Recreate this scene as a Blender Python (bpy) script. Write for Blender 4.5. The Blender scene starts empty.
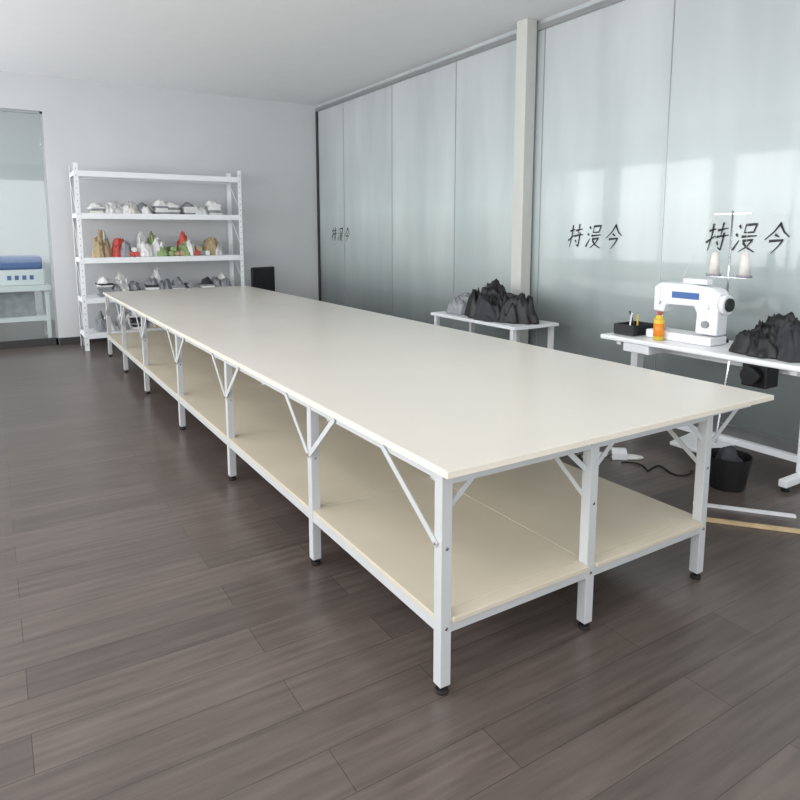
import bpy, bmesh, math, random
from mathutils import Vector, Matrix, noise
random.seed(7)
S=bpy.context.scene
try:
    S.view_settings.view_transform='Standard'
except Exception: pass

# ---------------------------------------------------------------- materials
def srgb(r,g,b):
    f=lambda c:(c/255/12.92) if c/255<=0.04045 else ((c/255+0.055)/1.055)**2.4
    return (f(r),f(g),f(b),1)
def mat(name,rgb,rough=0.5,metal=0.0,var=0.06,scale=6,coat=0,bump=0.0):
    m=bpy.data.materials.new(name); m.use_nodes=True
    nt=m.node_tree; b=nt.nodes['Principled BSDF']
    b.inputs['Roughness'].default_value=rough
    b.inputs['Metallic'].default_value=metal
    b.inputs['Coat Weight'].default_value=coat
    tc=nt.nodes.new('ShaderNodeTexCoord')
    n=nt.nodes.new('ShaderNodeTexNoise'); n.inputs['Scale'].default_value=scale; n.inputs['Detail'].default_value=4
    nt.links.new(tc.outputs['Object'],n.inputs['Vector'])
    r=nt.nodes.new('ShaderNodeValToRGB')
    c=srgb(*rgb)
    r.color_ramp.elements[0].position=0.3; r.color_ramp.elements[1].position=0.7
    r.color_ramp.elements[0].color=(c[0]*(1-var),c[1]*(1-var),c[2]*(1-var),1)
    r.color_ramp.elements[1].color=(min(1,c[0]*(1+var)),min(1,c[1]*(1+var)),min(1,c[2]*(1+var)),1)
    nt.links.new(n.outputs['Fac'],r.inputs['Fac'])
    nt.links.new(r.outputs['Color'],b.inputs['Base Color'])
    if bump:
        bp=nt.nodes.new('ShaderNodeBump'); bp.inputs['Strength'].default_value=bump; bp.inputs['Distance'].default_value=0.01
        nt.links.new(n.outputs['Fac'],bp.inputs['Height']); nt.links.new(bp.outputs['Normal'],b.inputs['Normal'])
    return m
M={}
M['top']=mat('cream_laminate',(210,205,195),0.24,var=0.025,scale=1.2)
M['edge']=mat('edge_band',(222,216,200),0.4,var=0.02)
M['board']=mat('lower_board',(201,192,172),0.5,var=0.04,scale=3)
M['steel']=mat('painted_steel',(188,190,190),0.4,var=0.02)
M['white']=mat('white_powder_coat',(236,238,240),0.4,var=0.02)
M['plasw']=mat('white_plastic',(232,234,236),0.3,var=0.01)
M['black']=mat('black_plastic',(22,22,24),0.45,var=0.1)
M['rubber']=mat('black_rubber',(28,27,27),0.8,var=0.1)
M['chrome']=mat('chrome',(200,200,205),0.2,1.0,var=0.02)
M['alu']=mat('brushed_aluminium',(165,168,168),0.35,0.7,var=0.03)
M['wall']=mat('grey_wall_paint',(204,205,206),0.8,var=0.02,scale=2)
M['ceil']=mat('ceiling_paint',(232,233,234),0.85,var=0.01)
M['skirt']=mat('dark_skirting',(52,50,50),0.5,var=0.05)
M['pillar']=mat('pillar_paint',(196,197,191),0.6,var=0.02)
M['blue']=mat('blue_enamel',(58,98,160),0.4,var=0.05)
M['orange']=mat('orange_label',(236,140,30),0.4,var=0.1)
M['yellow']=mat('yellow_fabric',(226,196,70),0.6,var=0.1)
M['red']=mat('red_fabric',(196,84,74),0.7,var=0.2)
M['pink']=mat('pink_fabric',(222,170,170),0.8,var=0.15)
M['fwhite']=mat('white_fabric',(226,226,224),0.85,var=0.08,scale=14,bump=0.4)
M['fgrey']=mat('grey_fabric',(140,142,146),0.85,var=0.2,scale=14,bump=0.4)
M['fdark']=mat('dark_fabric',(50,50,54),0.8,var=0.3,scale=12,bump=0.4)
M['fblack']=mat('black_fabric',(19,19,21),0.5,var=0.4,scale=10,bump=0.3)
M['ftan']=mat('tan_fabric',(176,156,122),0.85,var=0.2,scale=12,bump=0.4)
M['fgreen']=mat('green_fabric',(140,160,110),0.85,var=0.2,scale=12,bump=0.4)
M['wood']=mat('pale_wood',(205,180,140),0.6,var=0.12,scale=10)
M['ink']=mat('black_ink',(44,48,50),0.6,var=0.05)
M['thread']=mat('thread_white',(225,222,215),0.8,var=0.05,scale=60)

def floor_mat():
    m=bpy.data.materials.new('wood_vinyl_floor'); m.use_nodes=True; nt=m.node_tree; b=nt.nodes['Principled BSDF']
    tc=nt.nodes.new('ShaderNodeTexCoord')
    br=nt.nodes.new('ShaderNodeTexBrick')
    br.inputs['Scale'].default_value=1.0
    br.inputs['Brick Width'].default_value=1.2; br.inputs['Row Height'].default_value=0.18
    br.inputs['Mortar Size'].default_value=0.0013
    br.offset=0.37
    br.inputs['Color1'].default_value=srgb(101,91,86); br.inputs['Color2'].default_value=srgb(88,79,75)
    br.inputs['Mortar'].default_value=srgb(56,50,48)
    nt.links.new(tc.outputs['Object'],br.inputs['Vector'])
    mp=nt.nodes.new('ShaderNodeMapping'); mp.inputs['Scale'].default_value=(1.6,20,1)
    nt.links.new(tc.outputs['Object'],mp.inputs['Vector'])
    n=nt.nodes.new('ShaderNodeTexNoise'); n.inputs['Scale'].default_value=1.6; n.inputs['Detail'].default_value=6
    nt.links.new(mp.outputs['Vector'],n.inputs['Vector'])
    r=nt.nodes.new('ShaderNodeValToRGB'); r.color_ramp.elements[0].position=.3; r.color_ramp.elements[1].position=.72
    r.color_ramp.elements[0].color=(.68,.67,.66,1); r.color_ramp.elements[1].color=(1.12,1.11,1.1,1)
    nt.links.new(n.outputs['Fac'],r.inputs['Fac'])
    mx=nt.nodes.new('ShaderNodeMix'); mx.data_type='RGBA'; mx.blend_type='MULTIPLY'; mx.inputs[0].default_value=1
    nt.links.new(br.outputs['Color'],mx.inputs[6]); nt.links.new(r.outputs['Color'],mx.inputs[7])
    nt.links.new(mx.outputs[2],b.inputs['Base Color'])
    b.inputs['Roughness'].default_value=0.28
    bp=nt.nodes.new('ShaderNodeBump'); bp.inputs['Strength'].default_value=.12; bp.inputs['Distance'].default_value=.003
    nt.links.new(n.outputs['Fac'],bp.inputs['Height']); nt.links.new(bp.outputs['Normal'],b.inputs['Normal'])
    return m
M['floor']=floor_mat()

def frosted_mat():
    m=bpy.data.materials.new('frosted_film_glass'); m.use_nodes=True; nt=m.node_tree; b=nt.nodes['Principled BSDF']
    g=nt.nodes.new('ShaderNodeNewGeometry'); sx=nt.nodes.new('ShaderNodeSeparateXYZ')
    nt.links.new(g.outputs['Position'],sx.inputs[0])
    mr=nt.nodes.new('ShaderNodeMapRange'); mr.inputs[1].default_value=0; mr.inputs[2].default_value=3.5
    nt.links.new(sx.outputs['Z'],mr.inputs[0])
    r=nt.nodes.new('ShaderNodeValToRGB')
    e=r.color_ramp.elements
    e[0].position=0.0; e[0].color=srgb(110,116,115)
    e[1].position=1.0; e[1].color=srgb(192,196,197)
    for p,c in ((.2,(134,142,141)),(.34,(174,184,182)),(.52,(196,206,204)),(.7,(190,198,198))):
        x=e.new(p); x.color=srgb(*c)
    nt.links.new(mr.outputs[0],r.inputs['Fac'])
    mp=nt.nodes.new('ShaderNodeMapping'); mp.inputs['Scale'].default_value=(1,1.6,.35)
    nt.links.new(g.outputs['Position'],mp.inputs['Vector'])
    n=nt.nodes.new('ShaderNodeTexNoise'); n.inputs['Scale'].default_value=1.3; n.inputs['Detail'].default_value=3
    nt.links.new(mp.outputs['Vector'],n.inputs['Vector'])
    r2=nt.nodes.new('ShaderNodeValToRGB'); r2.color_ramp.elements[0].position=.3;r2.color_ramp.elements[1].position=.7
    r2.color_ramp.elements[0].color=(.84,.85,.86,1); r2.color_ramp.elements[1].color=(1.05,1.05,1.05,1)
    nt.links.new(n.outputs['Fac'],r2.inputs['Fac'])
    mx=nt.nodes.new('ShaderNodeMix'); mx.data_type='RGBA'; mx.blend_type='MULTIPLY'; mx.inputs[0].default_value=1
    nt.links.new(r.outputs['Color'],mx.inputs[6]); nt.links.new(r2.outputs['Color'],mx.inputs[7])
    nt.links.new(mx.outputs[2],b.inputs['Base Color'])
    b.inputs['Roughness'].default_value=0.45
    b.inputs['Coat Weight'].default_value=0.6; b.inputs['Coat Roughness'].default_value=0.05; b.inputs['Coat IOR'].default_value=1.5
    return m
M['frost']=frosted_mat()
def glass_mat():
    m=bpy.data.materials.new('clear_glass'); m.use_nodes=True; nt=m.node_tree
    for n in list(nt.nodes): nt.nodes.remove(n)
    o=nt.nodes.new('ShaderNodeOutputMaterial'); t=nt.nodes.new('ShaderNodeBsdfTransparent'); g=nt.nodes.new('ShaderNodeBsdfGlossy')
    t.inputs[0].default_value=(.92,.95,.94,1); g.inputs['Roughness'].default_value=.03
    mx=nt.nodes.new('ShaderNodeMixShader'); mx.inputs[0].default_value=.06
    nt.links.new(t.outputs[0],mx.inputs[1]); nt.links.new(g.outputs[0],mx.inputs[2]); nt.links.new(mx.outputs[0],o.inputs[0])
    return m
M['glass']=glass_mat()
def emis(name,c,s):
    m=bpy.data.materials.new(name); m.use_nodes=True; b=m.node_tree.nodes['Principled BSDF']
    b.inputs['Base Color'].default_value=(.9,.9,.9,1)
    b.inputs['Emission Color'].default_value=c; b.inputs['Emission Strength'].default_value=s
    return m
M['led']=emis('led_diffuser',(1,.99,.97,1),10)
M['screen']=emis('lcd_screen',(.25,.5,.9,1),.8)

# ---------------------------------------------------------------- mesh builder
class B:
    def __init__(s): s.bm=bmesh.new(); s.mats=[]
    def mi(s,m):
        m=M[m]
        if m not in s.mats: s.mats.append(m)
        return s.mats.index(m)
    def _fin(s,verts,m,mtx=None,smooth=False):
        if mtx is not None: bmesh.ops.transform(s.bm,matrix=mtx,verts=verts)
        i=s.mi(m); fs=set(f for v in verts for f in v.link_faces)
        for f in fs: f.material_index=i; f.smooth=smooth
        return fs
    def box(s,a,b,m,bev=0.0,rot=None,piv=None):
        a=Vector(a); b=Vector(b)
        vs=bmesh.ops.create_cube(s.bm,size=1)['verts']
        sc=b-a; mt=Matrix.Translation((a+b)/2)@Matrix.Diagonal((abs(sc.x),abs(sc.y),abs(sc.z),1))
        if rot is not None:
            p=Vector(piv) if piv is not None else (a+b)/2
            mt=Matrix.Translation(p)@rot.to_4x4()@Matrix.Translation(-p)@mt
        s._fin(vs,m,mt)
        if bev>0:
            es=list(set(e for v in vs for e in v.link_edges))
            i=s.mi(m)
            r=bmesh.ops.bevel(s.bm,geom=es,offset=bev,segments=2,affect='EDGES',profile=.5)
            for f in r['faces']: f.material_index=i
    def bar(s,p,q,w,t,m,up=(0,0,1)):
        p=Vector(p); q=Vector(q); d=q-p; L=d.length; z=d.normalized(); u=Vector(up)
        if abs(z.dot(u))>.99: u=Vector((0,1,0))
        x=u.cross(z).normalized(); y=z.cross(x)
        R=Matrix((x,y,z)).transposed().to_4x4()
        vs=bmesh.ops.create_cube(s.bm,size=1)['verts']
        s._fin(vs,m,Matrix.Translation((p+q)/2)@R@Matrix.Diagonal((w,t,L,1)))
    def cyl(s,p,q,r,m,r2=None,seg=20):
        p=Vector(p); q=Vector(q); d=q-p
        vs=bmesh.ops.create_cone(s.bm,cap_ends=True,segments=seg,radius1=r,radius2=r if r2 is None else r2,depth=d.length)['verts']
        R=Vector((0,0,1)).rotation_difference(d.normalized()).to_matrix().to_4x4()
        fs=s._fin(vs,m,Matrix.Translation((p+q)/2)@R)
        for f in fs:
            if len(f.verts)==4: f.smooth=True
    def tube(s,pts,r,m,seg=8):
        for a,b in zip(pts[:-1],pts[1:]): s.cyl(a,b,r,m,seg=seg)
    def prism(s,prof,fn,m,bev=0):
        A=[s.bm.verts.new(fn(u,v,0)) for u,v in prof]; Bv=[s.bm.verts.new(fn(u,v,1)) for u,v in prof]
        n=len(prof); fs=[s.bm.faces.new(A),s.bm.faces.new(Bv[::-1])]
        for i in range(n): fs.append(s.bm.faces.new([A[i],Bv[i],Bv[(i+1)%n],A[(i+1)%n]]))
        i=s.mi(m)
        for f in fs: f.material_index=i
        bmesh.ops.recalc_face_normals(s.bm,faces=fs)
        if bev:
            es=list(set(e for f in fs for e in f.edges))
            r=bmesh.ops.bevel(s.bm,geom=es,offset=bev,segments=3,affect='EDGES',profile=.5)
            for f in r['faces']: f.material_index=i; f.smooth=True
    def lump(s,c,size,m,seed=0,amp=.28,freq=2.2,sub=4,ridge=.7):
        vs=bmesh.ops.create_icosphere(s.bm,subdivisions=sub,radius=1)['verts']
        off=Vector((seed*3.1,seed*1.7,seed*.9)); c=Vector(c)
        ax=Vector((math.sin(seed*5),math.cos(seed*5),.9)).normalized()
        for v in vs:
            n=v.co.normalized()
            w=noise.noise(n*1.4+off)
            d=1+amp*w+amp*.2*ridge*math.sin((n.dot(ax)+.5*w)*11+seed)+amp*.35*noise.noise(n*freq*1.6+off)+amp*.1*noise.noise(n*freq*5+off)
            p=n*d*.85
            z=p.z
            if z<-.25: z=-.25+(z+.25)*.03
            v.co=Vector((c.x+p.x*size[0],c.y+p.y*size[1],c.z+(z+.275)*size[2]))
        mn=min(v.co.z for v in vs)
        for v in vs: v.co.z+=c.z-mn+.001
        s._fin(vs,m,None,True)
    def cloth(s,c,a,b,h,m,seed=0,n=70):
        """a thrown-down garment: sheet with warped fold ridges, scalloped outline, soft crown"""
        off=Vector((seed*7.3,seed*2.1,seed)); i0=s.mi(m); rows=[]
        nr=26
        for j in range(nr+1):
            r=j/nr; ring=[]
            for k in range(n):
                t=k*math.tau/n; d=Vector((math.cos(t),math.sin(t),0))
                out=1+.22*noise.noise(d*1.3+off)+.07*math.sin(t*9+4*noise.noise(d+off))*r
                x=d.x*r*out; y=d.y*r*out
                q=Vector((x,y,0))*1.5+off
                wq=q+Vector((noise.noise(q*1.1),noise.noise(q*1.1+Vector((9,3,1))),0))*.9
                fold=1-abs(noise.noise(wq*1.7))*2.4
                fold2=1-abs(noise.noise(wq*3.6+off))*2.2
                base=max(0,1-r**2.6)
                bump=.75+.5*noise.noise(q*.8)
                z=h*(base*bump*.72+(.26*fold+.12*fold2)*min(1,base*1.6+.12))
                ring.append((x*a,y*b,z))
            rows.append(ring)
        mn=min(p[2] for ring in rows for p in ring)
        last=rows[-1]; zmin=min(mn,0)
        V=[[s.bm.verts.new((c[0]+p[0],c[1]+p[1],c[2]+.004+max(0.0,p[2]))) for p in ring] for ring in rows[1:]]
        ctr=s.bm.verts.new((c[0],c[1],c[2]+.004+max(0,rows[0][0][2])))
        bot=[s.bm.verts.new((v.co.x,v.co.y,c[2]+.0005)) for v in V[-1]]
        fs=[]
        for k in range(n):
            k2=(k+1)%n
            fs.append(s.bm.faces.new((ctr,V[0][k],V[0][k2])))
            for j in range(len(V)-1): fs.append(s.bm.faces.new((V[j][k],V[j+1][k],V[j+1][k2],V[j][k2])))
            fs.append(s.bm.faces.new((V[-1][k],bot[k],bot[k2],V[-1][k2])))
        fs.append(s.bm.faces.new(bot[::-1]))
        for f in fs: f.material_index=i0; f.smooth=True
    def obj(s,name,parent=None):
        me=bpy.data.meshes.new(name); s.bm.to_mesh(me); s.bm.free()
        for m in s.mats: me.materials.append(m)
        o=bpy.data.objects.new(name,me); S.collection.objects.link(o)
        if parent: o.parent=parent
        return o
def empty(name):
    e=bpy.data.objects.new(name,None); e.empty_display_size=.1; S.collection.objects.link(e); return e

# ---------------------------------------------------------------- room
XL,XR,YF,YB,ZC=-2.6,4.65,-3.2,10.0,3.55
YN=13.0
b=B(); b.box((XL-.2,YF-.2,-.1),(XR+.2,YN+.2,0),'floor'); b.obj('floor')
b=B(); b.box((XL-.2,YF-.2,ZC),(XR+.2,YN+.2,ZC+.1),'ceil'); b.obj('ceiling')
OX=0.72
b=B(); b.box((OX,YB,0),(XR+.2,YB+.12,ZC),'wall'); b.box((XL,YB,3.1),(OX,YB+.12,ZC),'wall'); b.obj('wall_back')
b=B(); b.box((XL,YN,0),(XR,YN+.1,ZC),'wall'); b.obj('wall_adjoining_room')
b=B(); b.box((XL-.15,YF,0),(XL,YN,.85),'wall'); b.box((XL-.15,YF,3.0),(XL,YN,ZC),'wall')
y=YF
while y<YN:
    b.box((XL-.15,y,.85),(XL,y+.35,3.0),'wall'); y+=2.65
b.obj('wall_left')
b=B()
y=YF+.35
while y<YN-.5:
    y2=min(y+2.3,YN)
    for yy in (y,(y+y2)/2-.025,y2-.05): b.box((XL-.1,yy,.85),(XL-.05,yy+.05,3.0),'alu')
    b.box((XL-.1,y,.85),(XL-.05,y2,.9),'alu'); b.box((XL-.1,y,2.95),(XL-.05,y2,3.0),'alu')
    y+=2.65
b.obj('window_1')
b=B(); b.box((XL,YF-.15,0),(XR,YF,.6),'wall'); b.box((XL,YF-.15,3.1),(XR,YF,ZC),'wall')
for x in (XL,-.1,2.2,XR-.35): b.box((x,YF-.15,.6),(x+.35,YF,3.1),'wall')
b.obj('wall_front')
b=B(); b.box((OX,YB-.015,0),(XR-.06,YB-.001,.1),'skirt'); b.obj('baseboard_back')
b=B()
for x in (XL,-1.0,OX-.03): b.box((x,YB+.03,0),(x+.03,YB+.09,3.1),'alu')
b.box((XL,YB+.03,0),(OX,YB+.09,.1),'skirt'); b.box((XL,YB+.03,3.07),(OX,YB+.09,3.1),'alu')
b.box((XL+.05,YB+.055,.1),(OX-.03,YB+.065,3.07),'glass')
b.obj('window_2')
b=B()
seams=[-3.2,-1.0,.62,2.03,3.44,4.85,6.26,7.67,9.08,10.0]
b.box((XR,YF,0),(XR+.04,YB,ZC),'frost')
b.obj('wall_right')
b=B()
for y in seams[1:-1]: b.box((XR-.004,y-.004,.1),(XR-.0005,y+.004,3.45),'alu')
b.box((XR-.03,YF,0),(XR-.0005,YB-.016,.1),'alu'); b.box((XR-.03,YF,3.45),(XR-.0005,YB,3.5),'alu')
b.box((XR-.03,YB-.04,.1),(XR-.0005,YB-.001,3.45),'skirt')
b.obj('trim_1')
b=B(); b.box((XR-.16,4.93,0),(XR-.031,5.08,ZC),'pillar',.006); b.obj('structural_pillar')

G=[[[(.05,.72),(.38,.8)],[(.2,.98),(.22,.6),(.16,.02)],[(.0,.3),(.38,.55)],[(.45,.74),(.92,.82)],[(.66,1.02),(.64,.56)],[(.4,.5),(1.0,.58)],[(.78,.66),(.76,.05),(.6,.14)],[(.5,.34),(.6,.22)]],
   [[(.1,.92),(.2,.8)],[(.03,.62),(.14,.52)],[(.02,.05),(.22,.4)],[(.38,.92),(.85,.95),(.78,.68),(.38,.66),(.38,.92)],[(.3,.52),(.95,.56)],[(.38,.38),(.82,.42),(.62,.18),(.3,.0)],[(.42,.32),(.65,.14),(1.0,.0)]],
   [[(.55,1.0),(.35,.7),(.02,.42)],[(.52,.95),(.75,.68),(1.0,.52)],[(.4,.6),(.6,.52)],[(.22,.38),(.78,.42),(.62,.2),(.42,-.02)]]]
def calli(yc,zc,L,H):
    b=B(); gi=b.mi('ink'); cw=L/3.5
    for k,gl in enumerate(G):
        for st in gl:
            P=[]
            for p,q in zip(st[:-1],st[1:]):
                for t in range(6): P.append((p[0]+(q[0]-p[0])*t/6,p[1]+(q[1]-p[1])*t/6))
            P.append(st[-1]); n=len(P); prev=None
            for i,(u,w) in enumerate(P):
                a=P[max(i-1,0)]; c=P[min(i+1,n-1)]
                dx,dz=c[0]-a[0],c[1]-a[1]; l=math.hypot(dx,dz) or 1
                wd=.042*(1.15-.8*i/n)
                X=(u-dz/l*wd,w+dx/l*wd); Y=(u+dz/l*wd,w-dx/l*wd)
                def tr(q):
                    uu=q[0]+.22*q[1]
                    return (XR-.005,yc+L/2-(k*(L/3)+uu*cw*.9),zc-H/2+q[1]*H)
                v1=b.bm.verts.new(tr(X)); v2=b.bm.verts.new(tr(Y))
                if prev: f=b.bm.faces.new((prev[0],prev[1],v2,v1)); f.material_index=gi
                prev=(v1,v2)
    return b.obj('calligraphy_decal')
for yc in (9.2,4.14,2.73): calli(yc,1.5,.66,.21)

for i,(x,y) in enumerate(((-.9,.9),(1.6,.9),(3.6,.9),(-.9,3.4),(1.3,3.4))):
    e=empty('ceiling_light' if i==0 else 'ceiling_light.%03d'%i)
    b=B(); b.box((x-.16,y-.62,ZC-.05),(x+.16,y+.62,ZC-.001),'white',.005); b.obj('housing',e)
    b=B(); b.box((x-.14,y-.6,ZC-.056),(x+.14,y+.6,ZC-.051),'led'); b.obj('diffuser',e)

# ---------------------------------------------------------------- cutting table
TX0,TX1,TY0,TY1,TZ=1.16,3.0,1.583,8.84,.80
T=empty('cutting_table')
b=B(); b.box((TX0,TY0,TZ-.024),(TX1,TY1,TZ),'top',.004)
b.obj('tabletop',T)
b=B()
for (a,c) in (((TX0-.002,TY0-.002,TZ-.023),(TX1+.002,TY0,TZ-.002)),((TX0-.002,TY0,TZ-.023),(TX0,TY1,TZ-.002)),((TX1,TY0,TZ-.023),(TX1+.002,TY1,TZ-.002))):
    b.box(a,c,'edge')
b.obj('edge_banding',T)
lx=[1.19,1.875,2.59]; ly=[1.645,2.66,3.9,5.15,6.5,7.65,8.75]
hw=.0215
b=B(); ft=B(); br=B(); rl=B(); bd=B()
for y in ly:
    for i,x in enumerate(lx):
        b.box((x-hw,y-hw,.03),(x+hw,y+hw,TZ-.025),'steel',.003)
        ft.cyl((x,y,0),(x,y,.012),.022,'rubber'); ft.cyl((x,y,.012),(x,y,.032),.008,'chrome')
        b.cyl((x,y-hw-.003,.52),(x,y-hw,.52),.006,'chrome',seg=8)
        b.cyl((x,y-hw-.003,.24),(x,y-hw,.24),.006,'chrome',seg=8)
    rl.box((lx[0]+hw,y-.018,TZ-.064),(lx[2]-hw,y+.018,TZ-.025),'steel')
    rl.box((lx[2]+hw,y-.018,TZ-.05),(TX1-.1,y+.018,TZ-.025),'steel')
    rl.box((lx[0]+hw,y-.018,.22),(lx[2]-hw,y+.018,.258),'steel')
for k,y in enumerate(ly):
    for i,x in enumerate(lx):
        for sgn in (-1,1):
            if (k==0 and sgn<0) or (k==len(ly)-1 and sgn>0): continue
            ll=.36 if k==0 else .27
            if i==0:
                xo=x-hw-.003
                br.bar((xo,y,.53),(xo,y+sgn*ll,TZ-.03),.024,.004,'steel',up=(1,0,0))
                br.cyl((xo-.006,y+sgn*.006,.535),(xo,y+sgn*.006,.535),.006,'chrome',seg=8)
            else:
                br.bar((x,y+sgn*hw,.53),(x,y+sgn*ll,TZ-.03),.004,.022,'steel',up=(0,1,0))
    x=lx[2]; br.bar((x+hw,y,.6),(x+.24,y,TZ-.045),.022,.004,'steel',up=(0,1,0))
    if k==0:
        for x,sg in ((lx[0],1),(lx[1],-1),(lx[1],1),(lx[2],-1)):
            br.bar((x+sg*hw,y,.65),(x+sg*.12,y,TZ-.064),.02,.004,'steel',up=(0,1,0))
for k in range(len(ly)-1):
    y0,y1=ly[k]+hw,ly[k+1]-hw
    for x in lx:
        rl.box((x-.018,y0,TZ-.05),(x+.018,y1,TZ-.025),'steel')
        rl.box((x-.018,y0,.22),(x+.018,y1,.258),'steel')
for j in range(len(ly)-1):
    for xa,xb in ((lx[0],lx[1]-.001),(lx[1]+.001,lx[2])):
        bd.box((xa-(.02 if xa==lx[0] else 0),ly[j]+hw+.001,.259),(xb+(.02 if xb==lx[2] else 0),ly[j+1]-hw-.001,.277),'board',.002)
for j,y in enumerate(ly):
    for xa,xb in ((lx[0]+hw+.001,lx[1]-hw-.001),(lx[1]+hw+.001,lx[2]-hw-.001)):
        bd.box((xa,y-hw-(.012 if j==0 else 0),.259),(xb,y+hw,.277),'board',.002)
b.obj('legs',T); ft.obj('levelling_feet',T); br.obj('diagonal_braces',T); rl.obj('rails',T); bd.obj('lower_shelf_boards',T)

# ---------------------------------------------------------------- storage rack
RX0,RX1,RY0,RY1,RH=.97,3.12,9.3,9.82,2.4
R=empty('storage_rack')
LV=[.22,.68,1.2,1.77,2.3]
b=B()
for x,sx in ((RX0,1),(RX1,-1)):
    for y,sy in ((RY0,1),(RY1,-1)):
        b.box((min(x,x+sx*.05),min(y,y+sy*.003),0),(max(x,x+sx*.05),max(y,y+sy*.003),RH),'white')
        b.box((min(x,x+sx*.003),min(y,y+sy*.05),0),(max(x,x+sx*.003),max(y,y+sy*.05),RH),'white')
        z=.08
        while z<RH-.05:
            b.box((min(x+sx*.02,x+sx*.028),y-sy*.001,z),(max(x+sx*.02,x+sx*.028),y,z+.015),'fgrey'); z+=.08
    xm=x+sx*.0015
    z=.3
    while z<RH-.5:
        b.bar((xm,RY0+.03,z),(xm,RY1-.03,z+.4),.003,.02,'white',up=(0,1,0)); z+=.5
b.obj('uprights',R)
b=B()
for z in LV:
    b.box((RX0+.051,RY0+.002,z-.065),(RX1-.051,RY0+.03,z-.001),'white',.003)
    b.box((RX0+.051,RY1-.03,z-.065),(RX1-.051,RY1-.002,z-.001),'white',.003)
    b.box((RX0+.003,RY0+.03,z-.05),(RX0+.02,RY1-.03,z-.001),'white'); b.box((RX1-.02,RY0+.03,z-.05),(RX1-.003,RY1-.03,z-.001),'white')
    b.box((RX0+.01,RY0+.004,z-.001),(RX1-.01,RY1-.004,z+.008),'white')
b.obj('shelves',R)
def row(name,z,x0,x1,cols,n,h,kinds=(3,1,1)):
    """garments thrown, folded and rolled on one shelf"""
    b=B(); z=z+.009
    for i in range(n):
        x=x0+(x1-x0)*(i+.5)/n+random.uniform(-.03,.03); y=9.54+random.uniform(-.02,.02)
        k=random.choices((0,1,2),kinds)[0]; W=(x1-x0)/n
        if k==0:
            b.cloth((x,y,z),W*.72,.16,h*random.uniform(.6,1.0),random.choice(cols),random.random()*40,n=44)
            b.cloth((x+W*random.uniform(-.4,.4),y-.07,z+.001),W*.5,.11,h*random.uniform(.4,.7),random.choice(cols),random.random()*40,n=40)
            if random.random()<.6: b.cloth((x+W*random.uniform(-.4,.4),y+.04,z+.001),W*.5,.1,h*random.uniform(.8,1.1),random.choice(cols),random.random()*40,n=40)
        elif k==1:
            zz=z
            for q in range(random.randint(3,7)):
                t=random.uniform(.018,.035); w=W*random.uniform(.4,.48)
                b.box((x-w,y-.15,zz),(x+w,y+.13,zz+t),random.choice(cols),.008,rot=Matrix.Rotation(random.uniform(-.15,.15),3,'Z')); zz+=t
                if zz-z>h*.7: break
            b.cloth((x,y,zz-.004),W*.42,.12,h*.35,random.choice(cols),random.random()*40,n=40)
        else:
            for q in range(3): b.cyl((x-W*.35+q*.07,y-.17,z+.035),(x-W*.35+q*.07,y+.15,z+.035),.034,random.choice(cols),seg=14)
            b.cyl((x-W*.35+.035,y-.16,z+.094),(x-W*.35+.035,y+.15,z+.094),.033,random.choice(cols),seg=14)
    return b.obj(name)
row('folded_white_garments',LV[3],1.15,2.88,['fwhite','fwhite','fwhite','fgrey','thread','fwhite'],9,.2,(3,2,1))
row('fabric_scrap_pile',LV[2],1.2,2.82,['yellow','fwhite','fgreen','fwhite','pink','red','fwhite','fgrey','ftan','fwhite'],9,.36,(6,1,1))
row('folded_grey_garments',LV[1],1.2,2.9,['fgrey','fwhite','fdark','fwhite','fgrey'],9,.34,(3,2,1))
row('dark_fabric_pile',LV[0],1.2,2.9,['fdark','fgrey','fdark','ftan','fwhite'],9,.3,(4,1,1))

# ---------------------------------------------------------------- sewing station
def station(name,x0,y0,y1):
    x1=x0+.56; z=.78; e=empty(name)
    b=B(); b.box((x0,y0,z-.035),(x1,y1,z),'plasw',.01); b.obj('worktop',e)
    b=B()
    for y in (y0+.12,y1-.12):
        b.box((x0+.05,y-.025,.03),(x1-.04,y+.025,.075),'white',.005)
        b.box((x0+.25,y-.03,.075),(x0+.33,y+.03,z-.07),'white',.005)
        b.box((x0+.07,y-.02,z-.07),(x1-.04,y+.02,z-.036),'white')
        for x in (x0+.09,x1-.08): b.cyl((x,y,0),(x,y,.03),.022,'rubber',seg=14)
    b.box((x0+.27,y0+.145,.13),(x0+.31,y1-.145,.17),'white')
    b.box((x0+.3,y0+.15,z-.12),(x0+.33,y1-.15,z-.05),'white')
    b.obj('frame',e)
    b=B(); yc=(y0+y1)/2
    b.box((x0+.02,yc-.2,.10),(x0+.26,yc+.12,.125),'plasw',.004,rot=Matrix.Rotation(math.radians(-6),3,'Y'))
    b.bar((x0+.2,yc-.1,.12),(x0+.3,yc-.1,.68),.012,.012,'chrome')
    b.box((x0+.12,y0+.3,z-.2),(x0+.26,y0+.46,z-.037),'black',.01)
    b.cyl((x0+.12,y0+.38,z-.12),(x0+.06,y0+.38,z-.12),.055,'black')
    b.box((x0+.02,y1-.42,z-.1),(x0+.3,y1-.2,z-.037),'plasw',.005)
    b.obj('pedal_and_motor',e)
    return e
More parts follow.
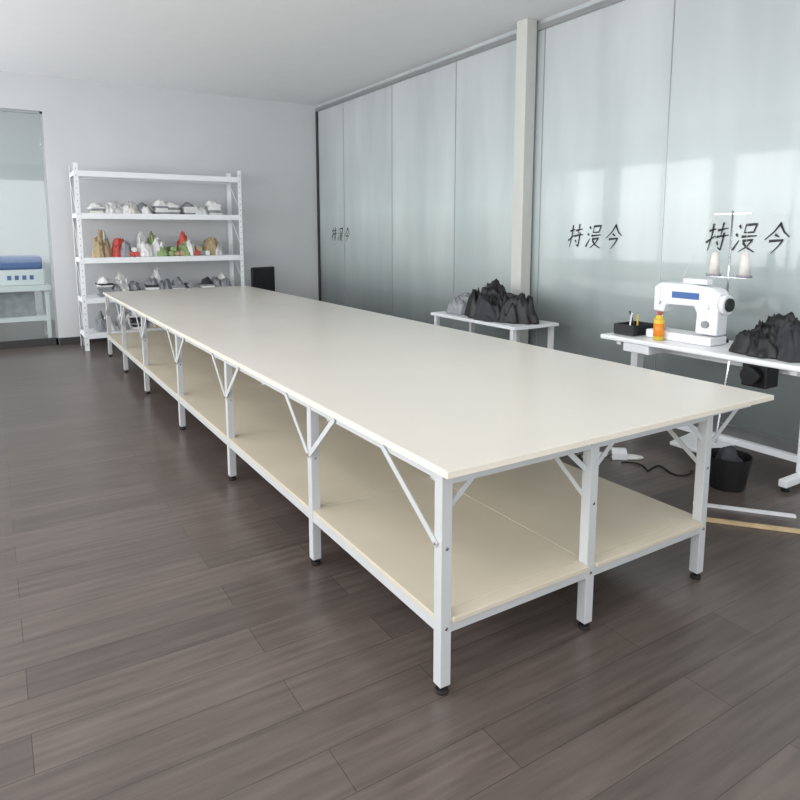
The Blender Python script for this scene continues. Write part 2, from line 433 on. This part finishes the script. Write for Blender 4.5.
def machine(name,xc,ya,z):
    e=empty(name); b=B(); k=1.15
    b.box((xc-.1,ya-.49,z),(xc+.09,ya+.02,z+.06),'plasw',.01)
    pr=[(.34,.06),(.5,.06),(.5,.31),(.46,.335),(.3,.35),(.05,.35),(.0,.32),(.0,.17),(.085,.165),(.1,.215),(.32,.22),(.345,.18)]
    b.prism(pr,lambda u,v,s:(xc-.055+.12*s,ya-u,z+v*k),'plasw',.012)
    b.obj('body',e)
    b=B()
    b.cyl((xc,ya-.5,z+.28),(xc,ya-.54,z+.28),.065,'plasw',seg=28); b.cyl((xc,ya-.54,z+.28),(xc,ya-.555,z+.28),.045,'black',seg=24)
    b.cyl((xc,ya-.045,z+.2),(xc,ya-.045,z+.09),.006,'chrome',seg=10); b.cyl((xc,ya-.045,z+.1),(xc,ya-.045,z+.064),.0018,'chrome',seg=6)
    b.cyl((xc-.012,ya-.055,z+.2),(xc-.012,ya-.055,z+.075),.004,'chrome',seg=8)
    b.box((xc-.03,ya-.075,z+.064),(xc+.01,ya-.025,z+.072),'chrome',.002)
    b.box((xc-.05,ya-.09,z+.0602),(xc+.03,ya-.01,z+.0615),'chrome')
    b.cyl((xc-.055,ya-.05,z+.26),(xc-.075,ya-.05,z+.26),.014,'chrome',seg=14)
    b.box((xc-.06,ya-.055,z+.29),(xc-.056,ya-.045,z+.37),'chrome')
    b.cyl((xc-.055,ya-.42,z+.14),(xc-.075,ya-.42,z+.14),.024,'fgrey',seg=20)
    b.cyl((xc-.055,ya-.42,z+.26),(xc-.07,ya-.42,z+.26),.02,'plasw',seg=20)
    b.box((xc-.0575,ya-.36,z+.30),(xc-.0555,ya-.15,z+.345),'blue')
    b.box((xc-.045,ya-.4,z+.404),(xc+.03,ya-.22,z+.44),'plasw',.006); b.box((xc-.047,ya-.38,z+.41),(xc-.0452,ya-.24,z+.434),'screen')
    b.obj('needle_bar_handwheel_panel',e)
    b=B(); sx=xc+.17; sy=ya-.42
    b.cyl((sx,sy,z),(sx,sy,z+.9),.007,'chrome',seg=10); b.cyl((sx,sy,z),(sx,sy,z+.02),.03,'black')
    b.bar((sx,sy-.13,z+.45),(sx,sy+.13,z+.45),.014,.006,'chrome'); b.bar((sx,sy-.13,z+.88),(sx,sy+.13,z+.88),.01,.006,'chrome')
    for d in (-.11,.11):
        b.cyl((sx,sy+d,z+.454),(sx,sy+d,z+.47),.05,'fgrey'); b.cyl((sx,sy+d,z+.47),(sx,sy+d,z+.62),.038,'thread',.022,seg=20)
        b.cyl((sx,sy+d,z+.62),(sx,sy+d,z+.88),.0012,'thread',seg=5)
    b.tube([(sx,sy+.11,z+.885),(sx-.1,sy+.2,z+.6),(xc,sy+.25,z+.41)],.001,'thread',5)
    b.obj('thread_stand',e)
    return e
st=station('sewing_table',3.86,1.85,3.35)
m1=machine('sewing_machine',4.12,3.05,.781)
b=B(); bx,by=3.98,2.93
b.cyl((bx,by,.782),(bx,by,.93),.036,'yellow'); b.cyl((bx,by,.81),(bx,by,.9),.0367,'orange'); b.cyl((bx,by,.93),(bx,by,.96),.036,'yellow',.014); b.cyl((bx,by,.96),(bx,by,.985),.015,'red')
b.obj('oil_bottle')
b=B(); b.box((3.95,3.12,.782),(4.2,3.3,.80),'black',.003)
for (a,c) in (((3.95,3.12,.8),(4.2,3.13,.86)),((3.95,3.29,.8),(4.2,3.3,.86)),((3.95,3.13,.8),(3.96,3.29,.86)),((4.19,3.13,.8),(4.2,3.29,.86))): b.box(a,c,'black')
b.bar((4.0,3.2,.80),(4.05,3.22,.94),.012,.006,'chrome'); b.bar((4.08,3.2,.80),(4.06,3.25,.95),.014,.01,'black'); b.bar((4.12,3.22,.80),(4.14,3.24,.92),.012,.01,'yellow')
b.obj('tool_tray')
b=B()
b.cloth((4.17,2.16,.782),.19,.23,.3,'fblack',3,n=90); b.cloth((4.06,2.24,.783),.15,.16,.19,'fblack',8.4,n=80); b.cloth((4.1,2.05,.783),.16,.14,.24,'fdark',5.5,n=80)
b.obj('black_garment_pile')

e=empty('side_table')
b=B(); b.box((3.86,4.3,.68),(4.4,5.6,.71),'plasw',.005); b.obj('top',e)
b=B()
for x in (3.88,4.34):
    for y in (4.34,5.52): b.box((x,y,0),(x+.04,y+.04,.68),'white')
b.box((3.89,4.38,.2),(3.91,5.52,.23),'white'); b.box((4.35,4.38,.2),(4.37,5.52,.23),'white'); b.obj('legs',e)
b=B()
b.cloth((4.13,4.62,.712),.2,.26,.34,'fblack',5,n=90); b.cloth((4.13,4.98,.712),.2,.28,.4,'fblack',17,n=90); b.cloth((4.02,4.8,.713),.14,.2,.26,'fdark',21,n=80); b.cloth((4.12,5.36,.712),.19,.19,.2,'fgrey',27,n=80)
b.obj('black_garment_pile.001')

def chair(name,x,y,rz):
    e=empty(name); e.location=(x,y,0); e.rotation_euler=(0,0,rz)
    b=B(); b.box((-.24,-.24,.45),(.24,.24,.53),'fblack',.03); b.obj('seat',e)
    b=B(); b.box((-.22,.24,.62),(.22,.29,1.02),'fblack',.022); b.bar((0,.2,.44),(0,.3,.75),.05,.015,'black'); b.bar((0,0,.44),(0,.22,.44),.05,.015,'black'); b.obj('backrest',e)
    b=B(); b.cyl((0,0,.1),(0,0,.45),.025,'chrome')
    for k in range(5):
        a=k*math.tau/5; dx,dy=math.cos(a),math.sin(a)
        b.bar((0,0,.1),(dx*.27,dy*.27,.075),.035,.02,'black'); b.cyl((dx*.27-dy*.012,dy*.27+dx*.012,.028),(dx*.27+dy*.012,dy*.27-dx*.012,.028),.028,'black',seg=14)
        b.cyl((dx*.27,dy*.27,.05),(dx*.27,dy*.27,.08),.008,'black',seg=8)
    b.obj('base',e)
chair('office_chair',3.55,9.2,math.radians(20))

def slipper(name,x,y,rz):
    b=B(); b.lump((0,0,0),(.055,.13,.02),'fwhite',2,amp=.03)
    pr=[(-.055,0),(-.05,.04),(-.02,.062),(.02,.062),(.05,.04),(.055,0),(.048,0),(.044,.036),(.018,.055),(-.018,.055),(-.044,.036),(-.048,0)]
    b.prism(pr,lambda u,v,s:(u,.01+.1*s,v+.003),'plasw')
    o=b.obj(name); o.location=(x,y,0); o.rotation_euler=(0,0,rz)
slipper('slipper',3.62,2.86,.9); slipper('slipper.001',3.46,3.0,1.3)
b=B(); bx,by=3.72,2.2
b.cyl((bx,by,0),(bx,by,.006),.1,'black',seg=28)
for k in range(28):
    a=k*math.tau/28; a2=(k+1)*math.tau/28
    P=[]
    for (r,z) in ((.1,0),(.13,.2)): P.append([(bx+r*math.cos(t),by+r*math.sin(t),z) for t in (a,a2)])
    vs=[b.bm.verts.new(p) for p in (P[0][0],P[0][1],P[1][1],P[1][0])]
    f=b.bm.faces.new(vs); f.material_index=b.mi('black'); f.smooth=True
b.lump((bx,by,.06),(.09,.09,.17),'fdark',4)
b.obj('waste_bin')
b=B(); b.bar((3.14,2.0,.009),(3.7,1.32,.009),.03,.014,'wood'); b.obj('wooden_batten')
b=B(); b.bar((3.30,2.14,.007),(3.62,1.74,.007),.03,.012,'plasw'); b.obj('plastic_ruler')
# loose cable from the sewing table's motor, curled on the floor
b=B(); P=[]
for i in range(50):
    t=i/49; P.append((3.5+.22*t+.05*math.sin(t*15),2.76-.34*t+.05*math.cos(t*12),.006))
b.tube(P,.005,'black',6)
b.obj('power_cable')

# ---------------------------------------------------------------- adjoining room machine
e=empty('blue_fusing_machine')
b=B(); b.box((-.5,10.4,.72),(.7,11.2,.8),'plasw',.01)
b.box((-.45,10.5,.8),(.64,11.1,1.02),'plasw',.02); b.box((-.42,10.52,1.02),(.62,11.08,1.2),'blue',.03); b.box((.15,10.494,.85),(.55,10.499,.97),'plasw')
for i in range(4): b.box((.18+i*.09,10.491,.88),(.23+i*.09,10.4935,.94),'blue')
b.obj('body',e)
b=B()
for x in (-.45,.62):
    for y in (10.45,11.1): b.box((x,y,0),(x+.05,y+.05,.72),'plasw')
b.box((-.4,10.46,.3),(.62,10.5,.34),'plasw'); b.box((-.1,10.6,.36),(.5,11.0,.719),'fgrey',.01); b.box((-.4,10.46,.34),(.62,11.1,.36),'plasw')
b.obj('stand',e)

# ---------------------------------------------------------------- lights
w=bpy.data.worlds.new('w'); S.world=w; w.use_nodes=True
w.node_tree.nodes['Background'].inputs[0].default_value=(.93,.96,1,1); w.node_tree.nodes['Background'].inputs[1].default_value=2.3
def area(name,loc,rot,sx,sy,e,c=(1,1,1)):
    l=bpy.data.lights.new(name,'AREA'); l.shape='RECTANGLE'; l.size=sx; l.size_y=sy; l.energy=e; l.color=c
    o=bpy.data.objects.new(name,l); o.location=loc; o.rotation_euler=rot; S.collection.objects.link(o)
area('window_daylight',(XL-.3,4.5,1.95),(0,math.radians(-90),0),2.1,14,490,(.98,.985,1))
area('window_daylight.001',(1,YF-.3,1.9),(math.radians(90),0,0),7,2.4,50,(.98,.985,1))

# ---------------------------------------------------------------- camera
cd=bpy.data.cameras.new('camera'); cam=bpy.data.objects.new('camera',cd); S.collection.objects.link(cam)
cd.sensor_width=36; cd.lens=656/800*36; cd.shift_y=-(400-324)/800
cam.location=(0,0,1.54); cam.rotation_euler=(math.radians(82),0,math.radians(-31.9))
cd.clip_start=.05
S.camera=cam
